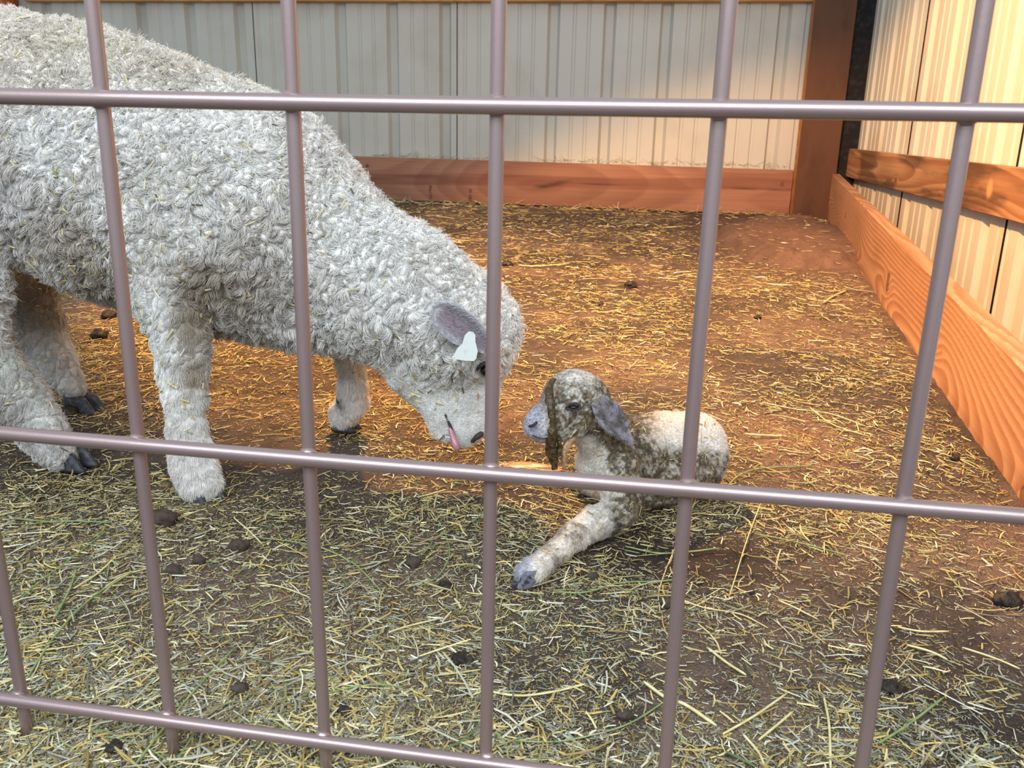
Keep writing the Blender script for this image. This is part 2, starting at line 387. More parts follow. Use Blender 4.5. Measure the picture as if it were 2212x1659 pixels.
# leaning floor board
zt = lambda y: .160+.0258*y
y0, y1 = 6.5, .75
kn = ((1.45, .20, .012), (3.25, .17, .022), (4.15, .19, .027), (5.05, .13, .022))
def bst(u, v, w, col):
    n = fbm(np.stack([u*1.5, v*8, w*5], 1), 3, 28); k = sst(.1, .9, n)*sst(2.4, .3, u)*.4
    edge = (w > .004)*.0
    return col*(1-k[:, None])
fb, _ = board('floor_board', (board_x(y0), y0, zt(y0)-.33), (board_x(y1), y1, zt(y1)-.33), .33, .05, (194, 148, 112), (166, 114, 80), nu=1900, nv=110, knots=kn, seed=16, freq=75, wc=.09, wv=.10, face=nrm(np.array([1, -.106, 0.])), dark=bst)
tag(fb, 'wide orange-brown knotty board standing on edge along the floor on the right', 'board')

# ------------------------------------------------------------------ walls
def profile_wall(name, prof, z0, z1, axis, m, label):
    prof = np.array(prof); n = len(prof); V = []
    zs = np.linspace(z0, z1, 9)
    for z in zs:
        for a, d in prof: V.append((a, d, z) if axis == 'x' else (d, a, z))
    F = []
    for j in range(8):
        for i in range(n-1): F.append((j*n+i, j*n+i+1, (j+1)*n+i+1, (j+1)*n+i) if axis == 'x' else (j*n+i+1, j*n+i, (j+1)*n+i, (j+1)*n+i+1))
    ob = npmesh(name, V, F, m, origin=(0, 0, 0), smooth=False); tag(ob, label, kind='structure'); return ob
P = .385; prof = []; a0 = -2.331-.03-P*9
for k in range(22):
    a = a0+P*k; D = 6.43
    prof += [(a, D), (a+.016, D+.042), (a+.066, D+.042), (a+.088, D)]
    for c in (.188, .288): prof += [(a+c-.014, D), (a+c-.006, D+.008), (a+c+.006, D+.008), (a+c+.014, D)]
prof = [q for q in prof if q[0] < 1.5]
profile_wall('wall_back', prof, -.1, 2.6, 'x', M['steel_wall'], 'pale ribbed steel back wall')
for xs_ in (-1.46, -2.98):   # lapped panel edges
    v, f = tube([(xs_, 6.428, .34), (xs_, 6.428, 1.42)], .003, 6); tag(npmesh('panel_lap_seam', v, f, M['black'], origin=(xs_, 6.428, .34)), kind='structure')
prof = []; seams = (5.06, 3.56, 2.06, .56)
for k in range(18):
    a = 6.62-.385*k-.1; D = 1.305
    prof += [(a, D), (a-.03, D+.03), (a-.065, D+.03), (a-.095, D)]
    for c in (.19, .29): prof += [(a-c+.014, D), (a-c+.006, D+.007), (a-c-.006, D+.007), (a-c-.014, D)]
prof = [(6.47, 1.305)]+[q for q in prof if q[0] < 6.46]
profile_wall('wall_right', prof[::-1], -.45, 2.6, 'y', M['right_wall'], 'cream ribbed steel side wall')
for s in seams:
    v, f = tube([(1.303, s, -.4), (1.303, s, 2.6)], .0045, 6); tag(npmesh('panel_seam', v, f, M['black'], origin=(1.303, s, 0)), kind='structure')
# dark strip in the corner behind the post
v = np.array([(x, y, z) for x in (1.16, 1.31) for y in (6.31, 6.42) for z in (-.05, 2.5)]); f = [(0, 1, 3, 2), (4, 6, 7, 5), (0, 4, 5, 1), (2, 3, 7, 6), (0, 2, 6, 4), (1, 5, 7, 3)]
tag(npmesh('corner_strip_1', v, f, M['black'], origin=(1.23, 6.36, 0), smooth=False), kind='structure', label='black strip in the corner beside the post')

# ------------------------------------------------------------------ fence
FY = .65; fence = tag(empty('fence_panel', (0, FY, 0)), 'brown coated wire fence panel of welded bars standing in front of the sheep', 'fence')
VX = [-1.228, -1.069, -.9105, -.752, -.5935, -.434, -.2765, -.119, .0395, .2025, .361, .52, .6785, .837]; HZ = [.044, .327, .613, .899]
for x in VX:
    P_ = [(x+.0008*math.sin(t*9+x*40), FY+.006, t) for t in np.linspace(-.02, 1.15, 24)]
    if x == -.119: P_ = [(x+.0035*(t-.6), FY+.006, t) for t in np.linspace(-.02, 1.15, 24)]
    pr = [tube(P_, .0058, 16)]
    for z in HZ: pr.append(ball((x, FY+.002, z), .0078, 12, 8, (1.15, .8, 1.1)))
    v, f = merge(pr); npmesh('vertical_bar', v, f, M['fence'], parent=fence)
for z in HZ:
    v, f = tube([(t, FY-.002, z+.0006*math.sin(t*7)) for t in np.linspace(-1.32, .93, 46)], .0064, 16); npmesh('horizontal_bar', v, f, M['fence'], parent=fence)

# ------------------------------------------------------------------ implicit bodies
class Body:
    def __init__(s, lo, hi, h):
        s.lo = np.array(lo, float); s.h = h; s.n = np.ceil((np.array(hi)-s.lo)/h).astype(int)+1; s.F = np.full(s.n, 1.0); s.prims = []
    def _sub(s, lo, hi):
        a = np.clip(np.floor((lo-s.lo)/s.h).astype(int), 0, s.n); b = np.clip(np.ceil((hi-s.lo)/s.h).astype(int)+1, 0, s.n)
        g = np.meshgrid(*[s.lo[i]+s.h*np.arange(a[i], b[i]) for i in range(3)], indexing='ij')
        return tuple(slice(a[i], b[i]) for i in range(3)), np.stack(g, -1)
    @staticmethod
    def rc(p, a, b, r1, r2, sy=1.0):
        p = p.copy(); c = (a+b)/2
        p[..., 1] = (p[..., 1]-c[1])/sy+c[1]; a = a.copy(); b = b.copy(); a[1] = (a[1]-c[1])/sy+c[1]; b[1] = (b[1]-c[1])/sy+c[1]
        ab = b-a; L2 = ab.dot(ab)+1e-12; t = np.clip(((p-a)@ab)/L2, 0, 1)
        d = np.sqrt(((p-a-t[..., None]*ab)**2).sum(-1))-(r1+(r2-r1)*t)
        return d*min(sy, 1.0) if sy < 1 else d
    def add(s, a, b, r1, r2, k=.03, tagv='wool', sy=1.0):
        a = np.array(a, float); b = np.array(b, float); s.prims.append((a, b, r1, r2, tagv, sy))
        m_ = max(r1, r2)*max(1, sy)+k+.03; sl, g = s._sub(np.minimum(a, b)-m_, np.maximum(a, b)+m_)
        d = s.rc(g, a, b, r1, r2, sy); f = s.F[sl]
        h = np.clip(.5+.5*(f-d)/k, 0, 1); s.F[sl] = f*(1-h)+d*h-k*h*(1-h)
    def cut(s, a, b, r1, r2, k=.006):
        a = np.array(a, float); b = np.array(b, float); m_ = max(r1, r2)+k+.01; sl, g = s._sub(np.minimum(a, b)-m_, np.maximum(a, b)+m_)
        d = -s.rc(g, a, b, r1, r2); f = s.F[sl]; h = np.clip(.5-.5*(f-d)/k, 0, 1); s.F[sl] = f*(1-h)+d*h+k*h*(1-h)
    def mesh(s):
        F = s.F; S = F < 0; nx, ny, nz = np.array(F.shape)-1; acc = np.zeros((nx, ny, nz, 3)); cnt = np.zeros((nx, ny, nz))
        base = np.stack(np.meshgrid(np.arange(nx), np.arange(ny), np.arange(nz), indexing='ij'), -1).astype(float)
        cr = [(x, y, z) for x in (0, 1) for y in (0, 1) for z in (0, 1)]
        for c0 in cr:
            for ax in range(3):
                if c0[ax]: continue
                c1 = list(c0); c1[ax] = 1
                A = F[c0[0]:c0[0]+nx, c0[1]:c0[1]+ny, c0[2]:c0[2]+nz]; B = F[c1[0]:c1[0]+nx, c1[1]:c1[1]+ny, c1[2]:c1[2]+nz]
                x = (A < 0) != (B < 0); I = np.nonzero(x); t = A[I]/(A[I]-B[I]); pp = np.tile(np.array(c0, float), (len(t), 1)); pp[:, ax] += t
                acc[I] += pp; cnt[I] += 1
        act = cnt > 0; ids = np.full(act.shape, -1, np.int64); ids[act] = np.arange(act.sum())
        V = (base[act]+acc[act]/cnt[act][:, None])*s.h+s.lo
        Q = []
        for ax in range(3):
            o1, o2 = [(1, 2), (2, 0), (0, 1)][ax]
            sh = list(F.shape); sl0 = [slice(None)]*3; sl1 = [slice(None)]*3; sl0[ax] = slice(0, -1); sl1[ax] = slice(1, None)
            A = S[tuple(sl0)]; B = S[tuple(sl1)]; I = np.array(np.nonzero(A != B)).T
            ok = (I[:, o1] > 0) & (I[:, o2] > 0) & (I[:, o1] < act.shape[o1]) & (I[:, o2] < act.shape[o2]); I = I[ok]
            flip = A[tuple(I.T)]
            q = []
            for d1, d2 in ((-1, -1), (0, -1), (0, 0), (-1, 0)):
                J = I.copy(); J[:, o1] += d1; J[:, o2] += d2; q.append(ids[tuple(J.T)])
            q = np.stack(q, 1); q[~flip] = q[~flip][:, ::-1]; Q.append(q)
        return V, np.concatenate(Q)
    def weights(s, P, tags, k=.012):
        best = np.full(len(P), 9.0); tb = np.full(len(P), 9.0)
        for a, b, r1, r2, t, sy in s.prims:
            d = s.rc(P, a, b, r1, r2, sy)
            if t in tags: tb = np.minimum(tb, d)
            else: best = np.minimum(best, d)
        return sst(-k, k, best-tb)
def mesh_arrays(me):
    V = np.empty(len(me.vertices)*3); me.vertices.foreach_get('co', V); V = V.reshape(-1, 3)
    N = np.empty(len(me.vertices)*3); me.vertices.foreach_get('normal', N); N = N.reshape(-1, 3)
    F = np.empty(len(me.loops), np.int32); me.loops.foreach_get('vertex_index', F); F = F.reshape(-1, 4); return V, N, F
def refine(V, F, lv):
    o = npmesh('tmp', V, F, origin=(0, 0, 0)); me = subd(o, lv); r = mesh_arrays(me); bpy.data.objects.remove(o); bpy.data.meshes.remove(me); return r
def vnormals(V, F):
    a = V[F[:, 2]]-V[F[:, 0]]; b = V[F[:, 3]]-V[F[:, 1]]; n = np.cross(a, b); N = np.zeros_like(V)
    for k in range(4): np.add.at(N, F[:, k], n)
    return N/(np.linalg.norm(N, axis=1)[:, None]+1e-12)
def scatter(V, F, N, n, seed, wmask=None):
    r = np.random.default_rng(seed); a = np.linalg.norm(np.cross(V[F[:, 2]]-V[F[:, 0]], V[F[:, 3]]-V[F[:, 1]]), axis=1)
    if wmask is not None: a = a*wmask[F].mean(1)
    c = np.cumsum(a); f = np.searchsorted(c, r.random(n)*c[-1]); u = r.random(n)[:, None]; v = r.random(n)[:, None]
    q = F[f]; bl = lambda A: (A[q[:, 0]]*(1-u)+A[q[:, 1]]*u)*(1-v)+(A[q[:, 3]]*(1-u)+A[q[:, 2]]*u)*v
    nn = bl(N); nn /= np.linalg.norm(nn, axis=1)[:, None]+1e-9
    return bl(V), nn, bl
def hair(name, P, rad, col, m, parent):      # P (n,k,3)
    n, k, _ = P.shape; hc = bpy.data.hair_curves.new(name); hc.add_curves([k]*n)
    org = np.array(parent.location); hc.points.foreach_set('position', (P-org).astype(np.float32).ravel())
    a = hc.attributes.get('radius') or hc.attributes.new('radius', 'FLOAT', 'POINT'); a.data.foreach_set('value', np.broadcast_to(rad, (n, k)).astype(np.float32).ravel())
    c = hc.attributes.new('Col', 'FLOAT_COLOR', 'CURVE'); c.data.foreach_set('color', np.concatenate([col, np.ones((n, 1))], 1).astype(np.float32).ravel())
    hc.materials.append(m); o = bpy.data.objects.new(name, hc); o.location = org; return link(o, parent)

# ------------------------------------------------------------------ ewe
BY = 1.42
def pr(px, py, Y, rpx): p = at(px, py, Y); return p, rpx*depth(p)/FPX
def chain(B, pts, k, tg, sy=1.0):
    q = [pr(*p) for p in pts]
    for (a, ra), (b, rb) in zip(q[:-1], q[1:]): B.add(a, b, ra, rb, k, tg, sy)
E = Body((-1.86, 1.08, -.02), (-.12, 1.78, .86), .0085)
chain(E, [(-420, 330, 1.44, 215), (-200, 295, 1.43, 240), (0, 290, 1.42, 243), (180, 340, 1.42, 250), (330, 398, 1.42, 254), (520, 462, 1.41, 252)], .05, 'wool')
chain(E, [(520, 462, 1.41, 250), (610, 515, 1.41, 208), (700, 568, 1.40, 176), (850, 635, 1.39, 148), (985, 705, 1.38, 126)], .03, 'wool', .92)
E.add(*[pr(540, 600, 1.40, 110)[0], pr(620, 640, 1.40, 95)[0]], pr(540, 600, 1.4, 110)[1], pr(620, 640, 1.4, 95)[1], .04, 'wool')
# head
chain(E, [(1000, 716, 1.38, 112), (1030, 735, 1.38, 84)], .02, 'wool', .85)
chain(E, [(925, 790, 1.38, 92), (960, 850, 1.375, 66)], .03, 'face', .8)
chain(E, [(1012, 760, 1.38, 84), (1012, 850, 1.375, 56), (1002, 905, 1.37, 46)], .02, 'face', .85)
chain(E, [(1010, 900, 1.37, 42), (1006, 925, 1.37, 38)], .012, 'muzzle', .9)      # upper lip and nose
chain(E, [(962, 880, 1.37, 42), (955, 925, 1.37, 26)], .014, 'muzzle', .9)      # lower jaw
# near front leg
chain(E, [(400, 520, 1.30, 110), (368, 640, 1.27, 74), (388, 720, 1.255, 53), (398, 765, 1.25, 51), (396, 800, 1.25, 45)], .02, 'legw')
chain(E, [(396, 800, 1.25, 45), (400, 850, 1.245, 39), (404, 915, 1.24, 33), (410, 965, 1.235, 37), (418, 1000, 1.235, 42), (434, 1042, 1.23, 42)], .012, 'leg')
# far front leg
chain(E, [(735, 600, 1.52, 90), (752, 700, 1.54, 40), (757, 760, 1.55, 31), (762, 830, 1.55, 27)], .02, 'legw')
chain(E, [(762, 830, 1.55, 27), (764, 862, 1.56, 28), (745, 893, 1.57, 28)], .01, 'leg')
# near hind leg
chain(E, [(-330, 430, 1.33, 180), (-170, 500, 1.30, 120), (-75, 610, 1.28, 78), (-50, 700, 1.28, 60)], .03, 'wool')
chain(E, [(-50, 700, 1.28, 60), (-28, 770, 1.29, 56), (40, 860, 1.30, 56), (92, 930, 1.30, 46), (126, 978, 1.30, 38)], .02, 'legw')
# far hind leg
chain(E, [(-60, 480, 1.52, 130), (50, 600, 1.58, 62), (82, 700, 1.60, 46), (115, 770, 1.60, 38), (160, 840, 1.60, 27)], .03, 'legw')
# mouth slit
for t in np.linspace(0, 1, 1):
    a = at(966, 902, 1.325); b = at(992, 972, 1.335); E.cut(a, b, .0045, .006, .004)
Vb, Fb = E.mesh()
Vb, Nb, Fb = refine(Vb, Fb, 2)
wool = E.weights(Vb, ('wool',), .03); legw = E.weights(Vb, ('legw',), .02)
FL = nrm(np.array([.55, 0, .83])); FS = nrm(np.array([-.83, 0, .55]))
def wool_space(P, ):
    wv = np.stack([fbm(P*26, 2, 101), fbm(P*26, 2, 102), fbm(P*26, 2, 103)], 1)*.013
    Q = P+wv; a = Q@FL; b = Q@FS
    return np.stack([a/.023, Q[:, 1]/.0150, b/.0125], 1)
def wool_height(P):
    f1, f2, ft, cid = worley(wool_space(P)); big = fbm(P*14, 3, 111)
    return (1-np.clip(f1, 0, 1)**1.6)*(.75+.5*cid), sst(0, .35, f2-f1), big
hh, ridge, big = wool_height(Vb)
amp = .0108*wool*(.55+.45*sst(-1.1, -.78, Vb[:, 0]))+.0028*legw*(1-wool)+.0004
Vd = Vb+Nb*((hh*(.55+.45*ridge)-.45)*amp+big*.006*wool)[:, None]
fm = np.clip(1-wool-legw*.5, 0, 1)
Vd = Vd+Nb*(fm*(.0011*fbm(Vb*np.array([190, 190, 55]), 3, 301)+.0016*fbm(Vb*np.array([60, 60, 30]), 2, 303)))[:, None]
Nd = vnormals(Vd, Fb)
def ewe_color(P, h):
    n = fbm(P*9, 4, 130); n2 = fbm(P*60, 3, 135)
    c = lin((245, 242, 237))[None]*np.ones((len(P), 1))
    low = sst(.56, .30, P[:, 2])*sst(-.45, -.7, P[:, 0])*sst(.20, .30, P[:, 2])          # dirtier belly and flanks
    dirt = np.clip(.30*sst(-.3, .9, n)+.75*low*sst(-.5, .6, n+.3), 0, 1)[:, None]
    c = c*(1-dirt)+lin((168, 152, 132))*dirt
    grn = (sst(.35, 1.0, fbm(P*6+9, 3, 140))*.35)[:, None]; c = c*(1-grn)+lin((186, 190, 164))*grn
    top = (sst(.58, .70, P[:, 2])*.38)[:, None]; c = c*(1-top)+lin((226, 206, 180))*top  # warm lamplight on the back, painted into the wool colour
    c = c*(.71+.29*sst(.0, .55, h))[:, None]*(1+.07*n2)[:, None]  # crevice shade between the locks is painted in by height
    # soiled patches: wrist of near foreleg, knee of far foreleg
    for q, r, cc, a in ((at(420, 815, 1.22), .020, (150, 124, 84), .8), (at(735, 862, 1.54), .012, (70, 52, 48), .85), (at(-5, 420, 1.25), .07, (120, 104, 96), .55), (at(120, 870, 1.6), .03, (130, 116, 104), .4)):
        g = (a*np.exp(-((P-q)**2).sum(1)/r**2))[:, None]; c = c*(1-g)+lin(cc)*g
    hind = (sst(-.86, -1.02, P[:, 0])*sst(.42, .30, P[:, 2])*.45*sst(-.6, .6, n))[:, None]; c = c*(1-hind)+lin((140, 132, 126))*hind
    return np.clip(c, 0, 1)
face = E.weights(Vb, ('face', 'muzzle'), .012); leg = E.weights(Vb, ('leg',), .012)
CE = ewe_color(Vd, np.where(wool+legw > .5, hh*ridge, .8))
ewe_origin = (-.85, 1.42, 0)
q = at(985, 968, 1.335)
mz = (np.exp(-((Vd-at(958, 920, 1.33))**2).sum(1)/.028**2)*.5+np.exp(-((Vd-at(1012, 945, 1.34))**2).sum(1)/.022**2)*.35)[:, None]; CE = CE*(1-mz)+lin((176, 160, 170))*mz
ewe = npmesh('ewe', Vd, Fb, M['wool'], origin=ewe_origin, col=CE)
tag(ewe, 'woolly cream ewe standing on the straw, head lowered toward the newborn lamb', 'sheep')
# fleece fibres
def fleece(n, seed, mask, name, ln, cl, rad, lean, mate='hair', par=None, colf=None, V=None, F=None, N=None, down=.35):
    par = par or ewe; S, NN, bl = scatter(V, F, N, n, seed, mask); r = np.random.default_rng(seed+1)
    f1, f2, ft, cid = worley(wool_space(S)); ws = wool_space(S); d = ft-ws
    tang = (d[:, 0:1]*.023)*FL+(d[:, 2:3]*.0125)*FS; tang[:, 1] += d[:, 1]*.015
    tang -= (tang*NN).sum(1)[:, None]*NN
    ca = cid*6.283*7; t1 = np.cross(NN, FL); t1 /= np.linalg.norm(t1, axis=1)[:, None]+1e-9; t2 = np.cross(NN, t1)
    curl = t1*np.cos(ca)[:, None]+t2*np.sin(ca)[:, None]
    g = np.array([0, 0, -1.])-(NN*-NN[:, 2:3]); k = 5; P = np.zeros((n, k, 3)); L = ln*(.6+.6*r.random(n))[:, None]
    for i in range(k):
        t = i/(k-1)
        P[:, i] = S+NN*(L*(t-.35*t*t)*lean)+tang*(cl*t)+curl*(L*.75*t*t)+g*(L*down*t*t)+r.normal(0, 1, (n, 3))*(.0006*t)
    c = colf(S, np.clip(1-f1, 0, 1)*sst(0, .35, f2-f1)*1.2+.15); c = c*r.uniform(.85, 1.08, n)[:, None]
    R = np.array([1, 1, .9, .7, .3])[None]*rad
    return hair(name, P, R, np.clip(c, 0, 1), M[mate], par)
vis = sst(-1.55, -1.45, Vd[:, 0])*sst(.35, -.25, Nd[:, 1])*.9+.1
fleece(230000, 1, wool*vis, 'fleece', .0095, .72, .00036, .95, colf=ewe_color, V=Vd, F=Fb, N=Nd)
fleece(60000, 2, legw*(1-wool)*vis, 'leg_wool', .0065, .4, .00028, .8, colf=ewe_color, V=Vd, F=Fb, N=Nd, down=.7)
def shorthair(n, seed, mask, name, L0, rad, par, colf, V, F, N, dirv, mate='hair', lift=.35):
    S, NN, bl = scatter(V, F, N, n, seed, mask); r = np.random.default_rng(seed+5)
    dv = np.broadcast_to(np.asarray(dirv, float), S.shape)+r.normal(0, .22, S.shape); g = dv-(dv*NN).sum(1)[:, None]*NN; g /= np.linalg.norm(g, axis=1)[:, None]+1e-9
    k = 3; P = np.zeros((n, k, 3)); L = L0*(.6+.6*r.random(n))[:, None]
    for i in range(k):
        t = i/(k-1); P[:, i] = S+NN*(L*lift*t)+g*(L*t)
    c = colf(S, np.full(n, .8))*r.uniform(.80, 1.10, n)[:, None]
    return hair(name, P, np.array([1, .8, .3])[None]*rad, np.clip(c, 0, 1), M[mate], par)
def bright(P, h): return np.clip(ewe_color(P, h)*1.02, 0, 1)
shorthair(60000, 11, face*sst(.4, -.2, Nd[:, 1]), 'face_hair', .0075, .00036, ewe, bright, Vd, Fb, Nd, at(1000, 960, 1.35)-at(940, 760, 1.35))
shorthair(40000, 12, leg*vis, 'leg_hair', .015, .00042, ewe, bright, Vd, Fb, Nd, (0, 0, -1))
# hooves: two claws each
def hoof(cx, cy, cz, L, W, H_, ang, name, parent, m='hoof'):
    R = np.array([[math.cos(ang), -math.sin(ang)], [math.sin(ang), math.cos(ang)]]); ps = []
    for s in (-1, 1):
        V = []; nr, ns = 7, 14
        for j in range(nr):
            t = j/(nr-1); z = H_*(1-t)
            for i in range(ns):
                th = 2*math.pi*i/ns; ca, sa = math.cos(th), math.sin(th)
                x = (ca*(.42+.13*t)*L if ca < 0 else ca*(.38+.30*t)*L)+.02*L; y = s*W*.27+sa*W*(.22+.03*t)*(1-.25*max(ca, 0)**2)
                if s*sa < 0: y = s*W*.27+sa*W*.2
                xy = R@np.array([x-(1-t)*.12*L, y]); V.append((cx+xy[0], cy+xy[1], cz+z))
        F = [(j*ns+i, j*ns+(i+1) % ns, (j+1)*ns+(i+1) % ns, (j+1)*ns+i) for j in range(nr-1) for i in range(ns)]
        F += [tuple(range(ns))[::-1], tuple((nr-1)*ns+i for i in range(ns))]; ps.append((np.array(V), F))
    v, f = merge(ps); return npmesh(name, v, f, M[m], parent=parent)
for (px, py, a, s, zo, Yt) in ((440, 1066, -.7, 1.0, 0, None), (158, 998, -.2, .95, 0, None), (182, 880, -.1, 1.0, 0, None)):
    g = atz(px, py, .004); hoof(g[0], g[1], -.004, .068*s, .058*s, .034*s, a, 'hoof', ewe)
g = at(745, 915, 1.575); hoof(g[0], g[1], g[2]-.012, .046, .046, .030, -.1, 'hoof', ewe)
# dewclaws
for px, py, Y, r_ in ((736, 863, 1.545, .010), (384, 1008, 1.21, .008)):
    v, f = ball(at(px, py, Y), r_, 10, 8, (1, .8, 1.3)); npmesh('dewclaw', v, f, M['hoof'], parent=ewe)
# ears
def leafear(base, tip, side, width, cup, name, parent, inner, outer, m='ear', nl=26, nw=17, shape=None, th=.0028, droop=0):
    base = np.array(base); tip = np.array(tip); ax = tip-base; L = np.linalg.norm(ax); ax /= L; side = nrm(side-side.dot(ax)*ax); nn = np.cross(ax, side)
    V = []; Cc = []
    for layer in (0, 1):
        for i in range(nl):
            t = i/(nl-1); wd = width*(math.sin(math.pi*min(1, (.16+.84*t))**.9)**.55 if t < .999 else 0) if shape is None else width*shape(t)
            for j in range(nw):
                s = j/(nw-1)*2-1
                p = base+ax*L*t+side*(s*wd)+nn*(cup*(s*s)*(wd/width)+(-th if layer else 0)*(1-abs(s)**3))+np.array([0, 0, -droop*t*t])
                V.append(p); e = sst(.55, .98, abs(s))+sst(.86, 1, t); e = min(1, e); Cc.append(lin(outer)*e+lin(inner)*(1-e) if not layer else lin(outer))
    F = []; n0 = nl*nw
    for i in range(nl-1):
        for j in range(nw-1):
            a = i*nw+j; F.append((a, a+1, a+nw+1, a+nw)); F.append((n0+a, n0+a+nw, n0+a+nw+1, n0+a+1))
    for i in range(nl-1):
        a = i*nw; F.append((a, a+nw, n0+a+nw, n0+a)); a = i*nw+nw-1; F.append((a+nw, a, n0+a, n0+a+nw))
    for j in range(nw-1): F.append((j+1, j, n0+j, n0+j+1)); a = (nl-1)*nw+j; F.append((a, a+1, n0+a+1, n0+a))
    return npmesh(name, V, F, M[m], parent=parent, col=np.array(Cc))
shp = lambda t: (.55+.45*sst(0, .5, t))*math.sqrt(max(0, 1-max(0, (t-.6)/.4)**2.6))
ear = leafear(at(1056, 748, 1.285), at(941, 666, 1.258), at(985, 755, 1.27)-at(1000, 690, 1.27), .026, .010, 'ear', ewe, (146, 132, 140), (208, 206, 212), shape=shp)
far = leafear(at(1072, 652, 1.43), at(1104, 634, 1.50), np.array([0, .3, 1.]), .014, .004, 'ear', ewe, (190, 176, 186), (206, 202, 212), shape=shp)
EV = np.array([ear.matrix_basis@v_.co for v_ in ear.data.vertices])+np.array(ewe.location); EF = np.array([p.vertices[:] for p in ear.data.polygons]); EN = vnormals(EV, EF)
ec = np.empty(len(ear.data.vertices)*4); ear.data.attributes['Col'].data.foreach_get('color', ec); ec = ec.reshape(-1, 4)[:, :3]
S, NN, bl_ = scatter(EV, EF, EN, 9000, 78); r_ = np.random.default_rng(31); dv = nrm(at(941, 666, 1.258)-at(1056, 748, 1.285))+r_.normal(0, .25, S.shape)
P = np.stack([S+NN*(.0018*t)+dv*(.0065*t) for t in (0, .5, 1)], 1); hair('ear_hair', P, np.array([1, .8, .3])[None]*.00026, np.clip(bl_(ec)*r_.uniform(.8, 1.12, (9000, 1)), 0, 1), M['hair'], ewe)
# ear tag plate
out = [(1004, 724), (1012, 716), (1022, 716), (1027, 724), (1027, 738), (1032, 758), (1029, 774), (1024, 780), (1004, 779), (984, 776), (980, 768), (988, 752), (999, 742)]
fr_ = [at(x, y, 1.250) for x, y in out]; bk = [at(x, y, 1.2525) for x, y in out]; n = len(out)
npmesh('ear_tag', np.array(fr_+bk), [tuple(range(n)), tuple(range(n, 2*n))[::-1]]+[(i, n+i, n+(i+1) % n, (i+1) % n) for i in range(n)], M['tag'], parent=ewe, smooth=False)['label'] = 'white plastic ear tag'
# eye, brow fold, nostril, tongue
v, f = ball(at(1052, 800, 1.312), .011, 16, 12); npmesh('eye', v, f, M['eye'], parent=ewe)
v, f = tube([at(1028, 800, 1.306), at(1040, 788, 1.301), at(1056, 782, 1.303), at(1070, 790, 1.312)], [.002, .0035, .0035, .002], 8); npmesh('eyelid', v, f, M['nostril'], parent=ewe)
P_ = smooth_path([at(1018, 956, 1.338), at(1030, 944, 1.332), at(1044, 935, 1.340)], 4); v, f = tube(P_, [.0008]+[.0036]*3+[.0050]*(len(P_)-5)+[.0015], 10); npmesh('nostril', v, f, M['nostril'], parent=ewe)
P_ = smooth_path([at(969, 905, 1.338), at(974, 930, 1.330), at(981, 952, 1.322), at(989, 973, 1.318)], 5)
Q_ = smooth_path([at(962, 893, 1.331), at(968, 908, 1.333), at(978, 935, 1.330), at(986, 955, 1.330)], 5); v, f = tube(Q_, [.0008]+[.0026]*(len(Q_)-2)+[.0015], 10); npmesh('mouth', v, f, M['nostril'], parent=ewe)
v, f = tube(P_, np.interp(np.linspace(0, 1, len(P_)), [0, .5, .85, 1], [.002, .0045, .0065, .0028]), 10); npmesh('tongue', v, f, M['tongue'], parent=ewe)['label'] = 'pink tongue tip'
# hay bits caught in the fleece
S, NN, _ = scatter(Vd, Fb, Nd, 13000, 55, sst(.3, -.2, Nd[:, 1])*(Vd[:, 2] > .03))
pr_ = (S-CAM)@RC.T; sx = pr_[:, 0]/pr_[:, 2]*FPX+CX; sy_ = pr_[:, 1]/pr_[:, 2]*FPX+CY; z_ = S[:, 2]
wt = .05+.35*np.exp(-((sx-150)/170)**2-((sy_-590)/60)**2)+.5*np.exp(-((sx-920)/60)**2-((sy_-845)/50)**2)+.10*np.exp(-((sx-300)/260)**2-((sy_-450)/150)**2)+.3*np.exp(-((sx-370)/50)**2-((sy_-840)/70)**2)+.12*np.exp(-((sx-60)/70)**2-((sy_-860)/80)**2)
k = (np.random.default_rng(9).random(len(S)) < wt*.85); S = S[k]; NN = NN[k]; n = len(S)
t = rng.normal(0, 1, (n, 3)); t -= (t*NN).sum(1)[:, None]*NN; t /= np.linalg.norm(t, axis=1)[:, None]; L = rng.uniform(.004, .018, n)[:, None]; W = rng.uniform(.0007, .0014, n)[:, None]; s_ = np.cross(NN, t); b_ = S+NN*.0065
V = np.stack([b_-t*L*.5+s_*W, b_-t*L*.5-s_*W, b_-t*L*.5+NN*W, b_+t*L*.5+s_*W, b_+t*L*.5-s_*W, b_+t*L*.5+NN*W], 1).reshape(-1, 3)
F = (np.array([(0, 1, 4, 3), (1, 2, 5, 4), (2, 0, 3, 5)])[None]+(np.arange(n)*6)[:, None, None]).reshape(-1, 4)
npmesh('straw_flecks', V, F, M['hay'], parent=ewe, smooth=False, col=np.repeat(PAL[rng.choice([0, 2, 3, 6, 10, 4, 11, 7], n)], 6, 0))['kind'] = 'stuff'

